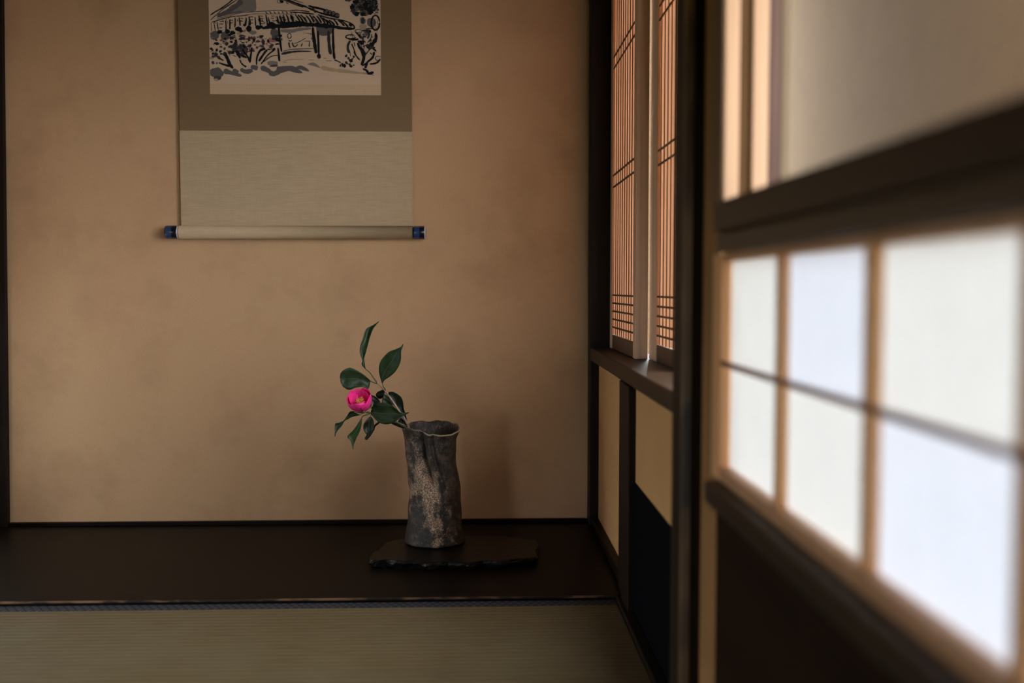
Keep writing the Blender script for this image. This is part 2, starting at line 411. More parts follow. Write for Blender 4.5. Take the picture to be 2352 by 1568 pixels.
# lintel and wall over the small window
sbox('trim_11', .27, .37, 1.255, 2.349, 1.30, 1.35, 'dark_wood_y', 'dark lintel over the latticed shoji', 'beam', .003)
sbox('wall_right_upper', .29, .34, 1.255, 2.349, 1.35, 2.1, 'plaster_yellow', 'ochre plaster above the latticed shoji', 'wall')

# ------------------------------------------------------------------ latticed shoji in the small window
def lattice_screen(y0, y1, x0, x1, stile_far, stile_near, ys, label, first):
    zb, zt = .4275, 1.299
    r = empty('lattice_shoji', ((x0 + x1) / 2, (y0 + y1) / 2, zb), label, 'sliding screen', 'latticed shoji in the alcove window')
    # y1 is the far edge
    box('stile', x0, x1, y1 - stile_far, y1, zb, zt, 'cedar', r, .0012)
    box('stile', x0, x1, y0, y0 + stile_near, zb, zt, 'cedar', r, .0012)
    box('bottom_rail', x0 + .002, x1 - .002, y0 + stile_near, y1 - stile_far, zb, .460, 'bar_y', r, .001)
    box('top_rail', x0 + .002, x1 - .002, y0 + stile_near, y1 - stile_far, 1.267, zt, 'bar_y', r, .001)
    ya, yb = y0 + stile_near, y1 - stile_far
    xs = x0 + .0022
    box('paper', xs + .0034, xs + .0038, ya, yb, .461, 1.266, 'paper_warm', r)
    me = None
    for y in ys:
        if ya + .004 < y < yb - .004:
            if me is None:
                o = box('lattice_bar', xs + .0014, xs + .0032, y - .0013, y + .0013, .4605, 1.2665, 'bar', r); me = o.data; z0 = o.location.z
            else:
                o = bpy.data.objects.new('lattice_bar', me); COL.objects.link(o); o.parent = r
                o.location = (xs + .0023 - r.location.x, y - r.location.y, z0)
    me = None
    for z in [.478 + .0186 * i for i in range(5)] + [.802, .829, 1.074, 1.100]:
        if me is None:
            o = box('cross_bar', xs - .0006, xs + .0013, ya, yb, z - .0019, z + .0019, 'bar_y', r); me = o.data; lx, ly, lz = o.location; zz = z
        else:
            o = bpy.data.objects.new('cross_bar', me); COL.objects.link(o); o.parent = r; o.location = (lx, ly, lz + z - zz)
    return r
ys = [1.786 + .0333 * i for i in range(-20, 20)]
lattice_screen(1.967, 2.348, .312, .337, .030, .028, ys, 'latticed shoji next to the black corner post, overlapping its neighbour', True)
lattice_screen(1.67, 1.9735, .3412, .3662, .0735, .028, ys, 'latticed shoji partly hidden behind the thick dark post', False)  # stops short, leaving an added gap behind the post to light the alcove

# ------------------------------------------------------------------ near window: jamb, rails, shoji, dado boards
YJ = 1.05                                       # far jamb face of the window
sbox('wall_right_strip', .268, .34, 1.101, 1.1795, -.05, 2.1, 'strip', 'narrow strip of brown plaster beside the thick dark post', 'wall')
jam = empty('window_1', (.30, YJ, .60), 'open window above the paper shoji with pale grooved jamb', 'window', None, 'structure')
def jb(name, x0, x1, y0, mat): box(name, x0, x1, y0, 1.1005, .6585, .989, mat, jam, .001)
jb('jamb', .2595, .2750, YJ, 'pale_wood')
jb('groove', .2752, .2888, YJ + .005, 'groove')
jb('jamb', .2890, .3058, YJ, 'pale_wood')
jb('groove', .3060, .3192, YJ + .001, 'grey_wood')
jb('jamb', .3194, .3300, YJ + .0005, 'outer_jamb')
jb('jamb_face', .2575, .2593, YJ + .001, 'jamb_shaded')
box('lower_jamb', .2765, .330, YJ + .002, 1.1005, .338, .6055, 'jamb_shaded', jam)
box('lower_jamb', .2585, .2764, 1.0885, 1.1005, .3635, .6055, 'jamb_shaded', jam)
# dark rail over the paper shoji and lighter rail below it
Y0W = .10                                       # near end of the window, beside the camera
sbox('trim_12', .244, .300, Y0W, 1.034, .6265, .658, 'dark_wood_y', 'dark heavy rail across the window above the paper panes', 'beam', .004)
sbox('trim_13', .250, .290, Y0W, 1.040, .606, .6262, 'rail_wood', 'brown lower edge of the dark rail above the paper panes', 'rail', .002)
sbox('trim_14', .244, .282, Y0W, 1.062, .338, .3625, 'dark_wood_y', 'dark sill rail under the paper panes', 'window sill', .004)
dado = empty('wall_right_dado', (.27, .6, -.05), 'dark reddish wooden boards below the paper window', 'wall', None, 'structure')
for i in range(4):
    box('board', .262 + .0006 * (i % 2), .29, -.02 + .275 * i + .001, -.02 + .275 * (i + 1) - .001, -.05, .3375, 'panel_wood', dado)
sh = empty('shoji_screen', (.265, .6, .363), 'paper shoji with wide panes glowing below the dark rail', 'sliding screen')
box('stile', .258, .276, 1.050, 1.088, .3635, .6055, 'brown_wood', sh, .001)
box('stile', .258, .276, .12, .16, .3635, .6055, 'brown_wood', sh, .001)
box('bottom_rail', .258, .276, .161, 1.0495, .3635, .378, 'brown_wood_y', sh, .001)
box('top_rail', .259, .276, .161, 1.0495, .598, .6055, 'brown_wood_y', sh, .0005)
bars_y = [.856, .657, .464, .29]
for y in bars_y:
    box('muntin', .2600, .2688, y - .0068, y + .0068, .3783, .5977, 'brown_wood', sh, .0008)
box('cross_bar', .2578, .2599, .161, 1.0495, .4865, .4925, 'cross', sh, .0005)
edges = [1.0495] + bars_y + [.161]
for c in range(5):
    for rI, (z0, z1) in enumerate(((.3782, .4898), (.4899, .5978))):
        blue = (c == 1 and rI == 1) or (c == 2 and rI == 0) or (c == 4 and rI == 1)
        o = box('paper_pane', .2690, .2694, edges[c + 1] + .0001, edges[c] - .0001, z0, z1, 'paper_blue' if blue else 'paper_white', sh)
        if blue: o['label'] = 'slightly bluish paper pane'
# rest of the window wall, behind and beside the camera
sbox('wall_right_near', .262, .34, -2.14, -.021, -.05, 2.1, 'plaster_room', 'plaster wall on the window side behind the viewpoint', 'wall')
sbox('trim_15', .25, .345, -.020, .099, -.05, 2.1, 'dark_wood', 'dark post closing the paper window beside the viewpoint', 'post', .003)
sbox('wall_right_head', .27, .34, .099, 1.1005, .99, 2.1, 'plaster_yellow', 'plaster above the open window', 'wall')

# ------------------------------------------------------------------ outside
sbox('eave_light_blocker', .36, 1.35, -2.2, 1.10, 1.92, 1.96, 'ceiling', 'unseen eave added over the windows to block high sky', 'eave')  # added out of view, cuts the sky light reaching the near window
sbox('ground_outside', .40, 9, -8, 9, -.52, -.42, 'gravel', 'pale gravel strip outside the windows', 'ground')
sbox('wall_outside', 1.60, 1.72, 2.05, 6.0, -.42, 2.5, 'plaster_out', 'plain taupe garden wall seen through the open window', 'wall')
sbox('roof_light_blocker', .42, 1.9, 1.95, 5.7, 2.5, 2.56, 'ceiling', 'unseen roof added over the passage to dim the garden wall', 'roof')  # added above the view, keeps the garden wall in shade
sbox('wall_house_outside', .36, .42, 2.41, 5.7, -.42, 2.5, 'plaster_out', 'outer wall of the house along the covered passage', 'wall')
sbox('garden_ground', -9, -2.43, -8, 9, -.30, -.22, 'green_bounce', 'unseen garden ground outside the open doorway, green for its bounce light', 'ground')
sbox('garden_ground_front', -2.42, .39, -8, -2.24, -.30, -.22, 'green_bounce', 'unseen garden ground outside the opening facing the alcove, green for its bounce light', 'ground')

# ------------------------------------------------------------------ tatami
def mat_row(y1, depth, label):
    x0, x1 = -1.56, .2525
    r = empty('tatami_mat', ((x0 + x1) / 2, y1 - depth / 2, -.063), label, 'mat', 'tatami mats on the room floor')
    box('rush_cover', x0, x1, y1 - depth + .029, y1 - .029, -.063, TAT, 'tatami', r)
    box('cloth_border', x0, x1, y1 - .029, y1, -.063, TAT + .0008, 'heri', r, .0006)
    box('cloth_border', x0, x1, y1 - depth, y1 - depth + .029, -.063, TAT + .0008, 'heri', r, .0006)
mat_row(YF - .003, .90, 'tatami mat laid against the front edge of the alcove board')
mat_row(YF - .003 - .901, .90, 'tatami mat one row away from the alcove board')
mat_row(YF - .003 - 1.802, .90, 'tatami mat two rows away from the alcove board')

# ------------------------------------------------------------------ hanging scroll
YS = YB - .010                                  # face of the scroll
def sx(px): return at(px, 300, 'y', YS).x
def sz(py): return at(680, py, 'y', YS).z
scr = empty('hanging_scroll', (sx(680), YB - .002, sz(548)), 'hanging scroll with an ink painting of a thatched house on brown silk', 'scroll')
zT = 1.78
xl, xr = sx(413), sx(946.5)
pl, pr, pb, pt = sx(484), sx(876), sz(217.5), 1.58
# mounting cloth is a frame of four silk pieces round the painting
box('side_cloth', xl, pl, YS, YS + .0012, sz(301), zT, 'scroll_brown', scr)
box('side_cloth', pr, xr, YS, YS + .0012, sz(301), zT, 'scroll_brown', scr)
box('inner_cloth', pl, pr, YS, YS + .0012, sz(301), pb, 'scroll_brown', scr)
box('inner_cloth', pl, pr, YS, YS + .0012, pt, zT, 'scroll_brown', scr)
box('lower_panel', xl - .0006, xr + .0006, YS - .0002, YS + .0012, sz(522), sz(301), 'scroll_beige', scr)
pa = box('painting', pl, pr, YS - .0001, YS + .0012, sz(193), pt, 'scroll_paper', scr)
box('brocade_strip', pl, pr, YS - .0002, YS + .0012, pb, sz(193), 'scroll_strip', scr)
zr, rr = sz(534), (sz(518.5) - sz(549)) / 2
YR = YB - .0022 - rr
def cyl(name, xa, xb, rad, mat, parent, seg=28, round_end=0):
    prof = [(xa, rad), (xb, rad)]
    if round_end: prof = [(xa, rad * .55), (xa + .0015, rad * .93), (xa + .004, rad), (xb - .004, rad), (xb - .0015, rad * .93), (xb, rad * .55)]
    V = []; Fc = []
    for x, q in prof:
        for k in range(seg):
            a = 2 * math.pi * k / seg; V.append((x, YR + q * math.cos(a), zr + q * math.sin(a)))
    for i in range(len(prof) - 1):
        for k in range(seg): Fc.append([i * seg + k, i * seg + (k + 1) % seg, (i + 1) * seg + (k + 1) % seg, (i + 1) * seg + k])
    Fc.append(list(range(seg))); Fc.append([(len(prof) - 1) * seg + k for k in range(seg)][::-1])
    return obj(name, V, Fc, mat, parent, True)
rol = cyl('roller', sx(411), sx(947), rr, 'scroll_beige', scr)
def knobend(xa, xb, flip):
    o = cyl('roller_end', xa, xb, rr * 1.0, 'knob', scr, 28, 1)
    if flip:
        for v in o.data.vertices: v.co.x = -v.co.x
        o.data.flip_normals()
    o['label'] = 'blue and white porcelain roller end'
knobend(sx(947.3), sx(978), False); knobend(sx(378), sx(410.7), True)
# top rod and cord (above the frame)
box('top_rod', xl - .004, xr + .004, YS - .008, YS + .006, zT, zT + .018, 'dark_wood_y', scr, .003)
V, Fc = tube_vf([(xl + .12, YS, zT + .018), ((xl + xr) / 2, YS, zT + .10), (xr - .12, YS, zT + .018)], [.0018] * 3, 6)
obj('hanging_cord', V, Fc, 'cord', scr)
hk = box('scroll_hook', (xl + xr) / 2 - .004, (xl + xr) / 2 + .004, YS - .006, YB, zT + .092, zT + .103, 'iron')
tag(hk, 'small iron hook holding the cord of the hanging scroll', 'hook')

# ---- ink drawing: brush strokes and washes traced as thin ribbons on the paper
rnd = random.Random(7)
LAYER = {}
def crop(ox, oy, s): return lambda x, y: (ox + s * x, oy + s * y)
cA, cB = crop(480, 0, 200 / 2352), crop(480, 60, 200 / 2352)
cC, cD = crop(640, 0, 240 / 2352), crop(640, 70, 240 / 2352)
PX = sx(601) - sx(600)
seq = [0]
def clampx(p): return Vector((min(max(p.x, pl + .0006), pr - .0006), p.y, p.z))
def put(kind, V, Fc):
    lv, lf = LAYER.setdefault(kind, ([], [])); b = len(lv)
    lv.extend(V); lf.extend([[i + b for i in f] for f in Fc])
def lay(tone):
    seq[0] += 1
    return YS - .0004 - .0000009 * seq[0] - (.00025 if tone in (0, 1) else 0)
def stroke(c, pts, w0, w1=None, tone=0, rough=.18):
    w1 = w0 if w1 is None else w1
    s = (200 if c in (cA, cB) else 240) / 2352
    P = catmull([(*c(*p), 0) for p in pts], 5)
    y = lay(tone); V = []; Fc = []
    n = len(P)
    for i, p in enumerate(P):
        d = P[min(i + 1, n - 1)] - P[max(i - 1, 0)]
        if d.length == 0: d = Vector((1, 0, 0))
        d.normalize(); nn = Vector((-d.y, d.x, 0))
        t = i / (n - 1)
        w = s * (w0 + (w1 - w0) * t) * .5 * (1 + rnd.uniform(-rough, rough))
        e = min(t, 1 - t) * (n - 1)
        w *= (.45 if e < .5 else .85 if e < 1.5 else 1)
        for sg in (-1, 1):
            q = p + nn * w * sg
            V.append(clampx(at(q.x, q.y, 'y', y)))
    for i in range(n - 1): Fc.append([2 * i, 2 * i + 1, 2 * i + 3, 2 * i + 2])
    put(tone, V, Fc)
def blob(c, x, y0, rx, ry=None, tone=0, jag=.3, seg=14):
    ry = rx if ry is None else ry
    s = (200 if c in (cA, cB) else 240) / 2352
    y = lay(tone); cx, cy = c(x, y0); V = []
    a0 = rnd.random() * 6
    for k in range(seg):
        a = 2 * math.pi * k / seg
        q = 1 + jag * (.6 * math.sin(2 * a + a0) + .4 * math.sin(5 * a + 2 * a0)) * .6 + rnd.uniform(-jag, jag) * .5
        V.append(clampx(at(cx + rx * s * q * math.cos(a), cy + ry * s * q * math.sin(a), 'y', y)))
    put(tone, V, [list(range(seg))])
def poly(c, pts, tone):
    y = lay(tone); P = [(*c(*p), 0) for p in pts]; P = catmull(P + [P[0]], 3)[:-1]
    put(tone, [clampx(at(p.x, p.y, 'y', y)) for p in P], [list(range(len(P)))])
def ring(c, x, y, rx, ry, w, tone=0, a0=0, a1=6.2):
    stroke(c, [(x + rx * math.cos(a0 + (a1 - a0) * k / 9), y + ry * math.sin(a0 + (a1 - a0) * k / 9)) for k in range(10)], w, w * .7, tone)

# washes
poly(cA, [(200, 480), (420, 300), (620, 150), (800, 40), (900, -300), (1250, -300), (1262, 0), (1262, 285), (1000, 315), (700, 370), (450, 425)], 3)
stroke(cA, [(220, 440), (450, 340), (640, 230), (780, 120), (900, 20)], 110, 150, 2)
stroke(cA, [(300, 430), (600, 350), (900, 310)], 40, 30, 2)
stroke(cC, [(50, 690), (300, 700), (450, 665), (730, 640)], 95, 60, 3)
blob(cA, 150, 960, 140, 110, 2); blob(cA, 430, 970, 120, 110, 2); blob(cA, 1180, 880, 110, 60, 3); blob(cA, 1770, 900, 130, 140, 2)
poly(cC, [(850, 600), (1240, 600), (1235, 700), (1150, 780), (1000, 810), (900, 770), (850, 680)], 2)
poly(cD, [(-40, 810), (300, 795), (420, 860), (480, 890), (540, 955), (440, 965), (330, 940), (200, 910), (-40, 975)], 2)
poly(cD, [(340, 850), (480, 785), (620, 840), (690, 915), (620, 915), (500, 880)], 2)
poly(cD, [(640, 760), (760, 715), (860, 760), (940, 845), (800, 805)], 3)
stroke(cD, [(950, 830), (1180, 880), (1500, 920), (1850, 960)], 90, 60, 6, .3)
stroke(cD, [(1100, 860), (1200, 880)], 40, 30, 4); stroke(cD, [(1450, 920), (1900, 960), (2150, 1010)], 40, 30, 4)
blob(cB, 200, 1260, 185, 150, 2, .15); blob(cB, 230, 1400, 110, 60, 7, .2); blob(cB, 190, 1450, 60, 35, 6)
stroke(cB, [(400, 1200), (620, 1270), (880, 1340)], 150, 70, 2); stroke(cB, [(640, 1190), (800, 1240)], 120, 100, 2)
stroke(cB, [(850, 1160), (1000, 1230), (1180, 1190)], 110, 120, 2); stroke(cB, [(1130, 1090), (1320, 1140)], 140, 140, 2)
stroke(cB, [(1400, 1110), (1600, 1200), (1720, 1290), (1900, 1230), (2150, 1150), (2352, 1150)], 130, 120, 2)
stroke(cB, [(1580, 1010), (1720, 990), (1860, 1010)], 100, 110, 3); stroke(cB, [(1640, 1080), (1860, 1060)], 60, 60, 7)
for x, y, r in [(430, 440, 70), (820, 190, 60), (960, 130, 50), (600, 420, 50), (1190, 420, 40), (1560, 480, 40), (1680, 620, 45), (330, 380, 50), (100, 690, 55), (70, 860, 60)]:
    blob(cB, x, y, r, r * .7, 4 if r > 52 else 5, .4)
# far roof and ridge
stroke(cA, [(35, 410), (160, 325), (285, 255), (400, 175), (520, 90), (640, -10), (900, -220), (1150, -420)], 30, 34)
stroke(cA, [(45, 540), (200, 400), (380, 250), (560, 130), (760, -10), (1000, -200)], 22, 18, 1)
stroke(cA, [(300, 270), (560, 110), (700, 20)], 14, 10, 1)
stroke(cA, [(540, 200), (700, 110)], 18, 10, 1)
stroke(cA, [(200, 515), (560, 422), (850, 350), (1100, 325), (1500, 300), (1800, 280), (2100, 295), (2352, 285)], 16, 20, 1)
stroke(cA, [(70, 605), (300, 530), (600, 455), (900, 425), (1080, 395)], 26, 22)
stroke(cA, [(1080, 395), (1300, 375), (1600, 375), (2000, 378), (2352, 385)], 12, 16, 1)
for x in range(1530, 2352, 110): stroke(cA, [(x, 310), (x + 50, 375)], 26, 20)
for x in range(560, 1080, 105): stroke(cA, [(x, 440 - (x - 560) * .1), (x + 30, 470 - (x - 560) * .1)], 22, 18)
# tile columns of the eave
for x0, y0, x1, y1, w in [(60, 610, 65, 850, 12), (130, 610, 170, 820, 18), (210, 590, 250, 800, 26), (450, 540, 462, 800, 30), (560, 520, 562, 790, 44), (705, 480, 700, 740, 38), (810, 470, 845, 700, 38), (1010, 480, 975, 690, 46), (1080, 440, 1112, 690, 44), (1240, 450, 1262, 700, 30), (1345, 410, 1395, 700, 44), (1535, 390, 1592, 760, 40), (1600, 460, 1650, 720, 34), (1830, 430, 1885, 640, 40), (1900, 440, 1992, 640, 52), (2120, 430, 2155, 640, 40), (2200, 400, 2292, 640, 52)]:
    stroke(cA, [(x0, y0), ((x0 + x1) / 2 + 5, (y0 + y1) / 2), (x1, y1)], w * .8, w * 1.15)
for x, y in [(330, 575), (340, 642), (315, 745), (612, 540), (602, 612), (892, 492), (885, 566), (1150, 452), (1150, 532), (1150, 622), (1420, 432), (1428, 497), (1432, 566), (1452, 636), (1720, 430), (1715, 490), (1750, 560), (1760, 640), (2030, 520), (2055, 592), (1960, 480), (2270, 470)]:
    stroke(cA, [(x - 40, y - 4), (x, y + 6), (x + 45, y)], 24, 18)
for x, y, rx, ry in [(290, 860, 70, 60), (500, 850, 75, 60), (620, 890, 60, 60), (800, 780, 85, 70), (860, 830, 55, 45), (1080, 775, 85, 75), (1320, 740, 70, 60), (1400, 730, 60, 50), (1700, 690, 115, 90), (960, 680, 40, 40), (1100, 640, 40, 50)]:
    blob(cA, x, y, rx, ry, 0, .25)
stroke(cA, [(1440, 765), (1600, 735), (1900, 700), (2352, 690)], 70, 120)
stroke(cC, [(-20, 590), (200, 575), (400, 560), (600, 555), (800, 560), (1000, 580), (1200, 590), (1400, 630), (1700, 650)], 110, 60)
stroke(cC, [(0, 520), (300, 510), (560, 500)], 40, 60); blob(cC, 590, 540, 60, 55, 0); blob(cC, 1060, 580, 90, 60, 0); blob(cC, 860, 545, 70, 50, 0)
for x0, y0, x1, y1 in [(20, 340, 70, 520), (100, 330, 130, 500), (175, 330, 235, 530), (290, 340, 330, 480), (370, 325, 495, 520), (430, 330, 560, 500), (490, 330, 640, 500), (610, 340, 735, 520), (690, 330, 800, 505), (760, 350, 900, 520), (850, 350, 965, 525), (920, 360, 1045, 520), (990, 400, 1120, 540), (1060, 440, 1185, 555), (1130, 450, 1260, 565), (1240, 440, 1335, 575), (1330, 450, 1480, 585), (1375, 440, 1565, 605)]:
    stroke(cC, [(x0, y0), ((x0 + x1) / 2 + 8, (y0 + y1) / 2 - 8), (x1, y1)], 26, 46)
for x, y in [(120, 400), (150, 450), (320, 440), (400, 470), (590, 400), (600, 440), (800, 400), (820, 450), (850, 480)]:
    stroke(cC, [(x - 30, y - 8), (x + 35, y + 6)], 22, 14)
stroke(cC, [(240, 245), (400, 230), (600, 250), (700, 270)], 22, 26, 1); stroke(cC, [(270, 275), (500, 285), (800, 320)], 24, 40)
stroke(cC, [(-100, -90), (120, 0), (300, 75), (460, 135), (560, 165)], 20, 20); stroke(cC, [(0, -90), (230, 10), (450, 95), (640, 160)], 30, 44)
stroke(cC, [(250, -30), (400, 20), (560, 70)], 18, 12); stroke(cC, [(640, 165), (830, 250), (1000, 310), (1200, 360), (1350, 405)], 40, 36)
stroke(cC, [(665, 130), (800, 165), (980, 205), (1060, 240)], 40, 55); stroke(cC, [(760, 170), (830, 290)], 50, 40, 1); stroke(cC, [(880, 330), (1100, 400), (1330, 440)], 34, 40, 1)
for x, y, r in [(1070, 270, 55), (1150, 285, 45), (1230, 305, 45), (1315, 350, 48)]:
    blob(cC, x, y, r * .8, r * .8, 2, .2); ring(cC, x, y, r, r * 1.05, 26)
stroke(cC, [(1330, 430), (1500, 475), (1640, 530), (1700, 600), (1700, 660)], 22, 34); blob(cC, 1625, 555, 40, 50, 0)
blob(cA, 1960, 40, 60, 45, 0); ring(cA, 1900, 40, 60, 45, 14, 1); stroke(cA, [(2080, 60), (2150, 110)], 20, 24, 1)
# posts, veranda, figure
stroke(cA, [(1880, 700), (1900, 900), (1925, 1150), (1965, 1400)], 60, 55); stroke(cB, [(1862, 580), (1890, 800), (1905, 950)], 46, 60)
stroke(cC, [(770, 610), (785, 800), (815, 1000), (845, 1200)], 55, 85); stroke(cC, [(880, 690), (893, 900), (905, 1230)], 44, 50, 0); blob(cD, 910, 580, 45, 55, 0)
stroke(cC, [(1125, 690), (1130, 900), (1150, 1100), (1175, 1225)], 62, 70, 1); stroke(cC, [(1225, 640), (1228, 900), (1242, 1200), (1262, 1330)], 48, 60)
stroke(cD, [(100, 470), (250, 430), (500, 415), (790, 405)], 16, 18, 1); stroke(cD, [(60, 530), (250, 490), (450, 470), (735, 470)], 62, 30, 1)
ring(cC, 243, 808, 42, 55, 20); stroke(cC, [(228, 900), (260, 925), (298, 905)], 24, 20); stroke(cC, [(232, 950), (240, 1020), (262, 1080)], 34, 26, 1)
stroke(cC, [(305, 955), (335, 1035), (375, 1050), (435, 990)], 34, 20, 1); stroke(cC, [(350, 985), (480, 930), (610, 858)], 14, 18, 1)
stroke(cC, [(535, 970), (508, 1050)], 26, 32, 1); stroke(cC, [(702, 920), (688, 1055)], 20, 30, 1); stroke(cC, [(570, 925), (710, 925)], 10, 14, 2)
stroke(cC, [(580, 738), (690, 755), (735, 775)], 10, 22, 2); stroke(cC, [(740, 840), (738, 890)], 12, 10, 1); stroke(cC, [(575, 715), (555, 770)], 12, 8, 2)
for p, w in [([(120, 685), (300, 650), (580, 655)], 9), ([(670, 660), (800, 665)], 10), ([(1000, 615), (1080, 635)], 12), ([(1060, 685), (1200, 680)], 12), ([(60, 700), (190, 720)], 8)]:
    stroke(cD, p, w, w, 2)
stroke(cD, [(1255, 660), (1330, 690), (1400, 725)], 30, 22, 1)
# shrubs in front of the house
stroke(cB, [(650, 1140), (560, 1020), (500, 880), (450, 780), (400, 710)], 70, 110); stroke(cB, [(270, 985), (400, 1035), (570, 1085)], 36, 62)
stroke(cB, [(240, 850), (320, 890), (395, 930)], 60, 40, 1); stroke(cB, [(480, 640), (540, 720), (570, 820)], 14, 16, 1)
for x, y, rx, ry, tn in [(205, 470, 75, 38, 0), (320, 560, 40, 24, 1), (60, 610, 45, 32, 0), (210, 640, 38, 34, 0), (310, 680, 38, 34, 0), (185, 770, 60, 50, 1), (110, 985, 42, 45, 7), (212, 1000, 18, 34, 7), (120, 820, 50, 40, 7), (250, 830, 50, 40, 7), (330, 385, 26, 18, 7),
                         (850, 600, 135, 100, 7), (960, 660, 110, 110, 7), (700, 530, 75, 55, 1), (725, 430, 40, 70, 0), (900, 330, 75, 55, 1), (1080, 350, 30, 75, 1), (1220, 330, 50, 50, 2), (1320, 410, 62, 36, 7), (1465, 440, 50, 75, 1), (1435, 540, 55, 40, 7), (1300, 580, 30, 40, 7), (1420, 270, 65, 26, 0), (480, 480, 45, 55, 1), (560, 240, 45, 40, 0), (610, 320, 55, 55, 1), (480, 300, 80, 60, 2), (1090, 540, 45, 50, 7), (600, 560, 55, 45, 1), (640, 710, 55, 45, 0), (560, 710, 45, 55, 1), (680, 640, 60, 50, 7), (660, 180, 50, 50, 0), (950, 540, 45, 60, 0), (1200, 650, 30, 30, 7), (540, 560, 30, 30, 7)]:
    blob(cB, x, y, rx, ry, tn, .35)
stroke(cB, [(1105, 990), (1120, 850), (1145, 700), (1160, 570)], 56, 52); stroke(cB, [(1090, 960), (1050, 830), (960, 720), (900, 620)], 36, 60, 0)
stroke(cB, [(1030, 850), (900, 800), (780, 720), (730, 660)], 50, 90); stroke(cB, [(850, 870), (800, 800), (740, 750)], 60, 40)
stroke(cB, [(830, 900), (880, 1000), (940, 1060), (1010, 1100)], 26, 52); stroke(cB, [(640, 785), (740, 825)], 16, 16, 1)
stroke(cB, [(1285, 1050), (1290, 880), (1335, 740), (1400, 650), (1520, 600)], 36, 80); stroke(cB, [(1350, 945), (1420, 840), (1510, 710), (1570, 640)], 60, 62)
stroke(cB, [(1410, 1030), (1490, 910), (1600, 770), (1770, 640)], 28, 44); stroke(cB, [(1460, 975), (1620, 850), (1740, 800), (1890, 790)], 30, 26, 1)
for x, y, rx, ry, tn in [(1670, 560, 55, 40, 7), (1755, 620, 45, 38, 0), (1700, 520, 45, 30, 7), (1840, 485, 55, 26, 0), (1730, 390, 100, 50, 5), (1600, 400, 30, 50, 0), (1740, 340, 55, 40, 7), (1530, 340, 26, 14, 5), (1860, 380, 60, 45, 0), (1950, 260, 26, 34, 0), (1970, 350, 18, 36, 0), (1840, 350, 70, 50, 0), (1640, 340, 40, 30, 5)]:
    blob(cB, x, y, rx, ry, tn, .35)
stroke(cB, [(1580, 420), (1680, 480), (1760, 500)], 20, 16, 0)
# tree at the edge of the sheet
for x, y, rx, ry, tn in [(1780, 130, 130, 120, 2), (1990, 100, 170, 120, 2), (1930, 260, 130, 90, 2), (1900, 470, 60, 90, 2), (1900, 600, 90, 60, 4)]: blob(cC, x, y, rx, ry, tn, .3)
for x, y, rx, ry, tn in [(1660, 160, 60, 60, 0), (1740, 40, 70, 45, 0), (1850, 170, 70, 60, 1), (1960, 110, 60, 70, 0), (2090, 90, 70, 60, 1), (2190, 60, 50, 60, 1), (2060, 250, 70, 80, 0), (1760, 310, 50, 60, 0), (1900, 320, 70, 45, 0), (1690, 240, 40, 50, 1), (2140, 170, 50, 40, 1), (1990, 200, 60, 50, 0), (2200, 150, 30, 40, 1), (2180, 200, 25, 35, 1), (1890, 470, 40, 60, 1), (1860, -60, 150, 90, 1), (2060, -120, 140, 100, 1), (1940, -40, 60, 50, 0), (2160, -40, 70, 60, 0), (1560, 10, 70, 30, 7)]: blob(cC, x, y, rx, ry, tn, .45)
for x, y, r in [(1860, 80, 40), (2090, 150, 34), (1930, 230, 30), (2220, 110, 34), (2020, 60, 36), (1780, 180, 30), (2150, 30, 30), (2210, 190, 22)]: ring(cC, x, y, r, r * .9, 16, 0, rnd.random() * 3)
blob(cC, 2090, 510, 100, 120, 2, .15); ring(cC, 2180, 510, 95, 165, 46, 0); stroke(cC, [(2170, 430), (2165, 520), (2175, 590)], 20, 16, 1); stroke(cC, [(2220, 440), (2225, 560)], 14, 14, 2)
ring(cC, 1800, 700, 80, 40, 20, 0, 1.4, 5.6); stroke(cC, [(1730, 715), (1800, 790), (1870, 860)], 26, 54); ring(cC, 1625, 828, 115, 45, 34, 0, .3, 5.4); stroke(cC, [(1560, 870), (1680, 895), (1800, 880)], 40, 50)
stroke(cC, [(1610, 915), (1560, 1020), (1560, 1100), (1590, 1190)], 50, 56, 1); stroke(cC, [(1640, 980), (1690, 1090), (1740, 1240)], 26, 22); stroke(cC, [(1700, 950), (1720, 1050)], 24, 16, 1)
stroke(cC, [(2180, 740), (2195, 860), (2120, 980), (2010, 1100)], 60, 110); stroke(cC, [(1960, 670), (2040, 760), (2000, 870)], 70, 40, 1); blob(cC, 1990, 720, 70, 80, 2, .3)
stroke(cC, [(1930, 760), (1900, 880), (1960, 960)], 30, 26, 1); stroke(cC, [(2100, 760), (2070, 880), (2000, 960)], 22, 26, 1); blob(cC, 1870, 960, 55, 55, 0); stroke(cC, [(1780, 960), (1820, 1060), (1900, 1160), (1920, 1290)], 50, 95)
stroke(cD, [(1850, 390), (1920, 550), (1900, 690), (1860, 780)], 90, 60); stroke(cD, [(1690, 470), (1740, 560), (1830, 670)], 24, 34); stroke(cD, [(1640, 300), (1700, 430)], 26, 24)
stroke(cD, [(1940, 570), (2040, 440), (2120, 395), (2200, 465)], 20, 36); stroke(cD, [(2110, 400), (2205, 470)], 50, 30); stroke(cD, [(2150, 480), (2120, 600), (2000, 710), (1880, 800)], 56, 30)
stroke(cD, [(2060, 500), (2100, 545)], 34, 20, 1); stroke(cD, [(1940, 600), (1960, 520), (2040, 450)], 14, 14, 1); stroke(cD, [(1990, 720), (1950, 850)], 70, 60); stroke(cD, [(2050, 755), (2200, 730), (2295, 640)], 36, 52)
ring(cD, 2240, 625, 66, 48, 18, 1); stroke(cD, [(1890, 860), (1980, 900), (2030, 965), (2140, 940)], 40, 66)
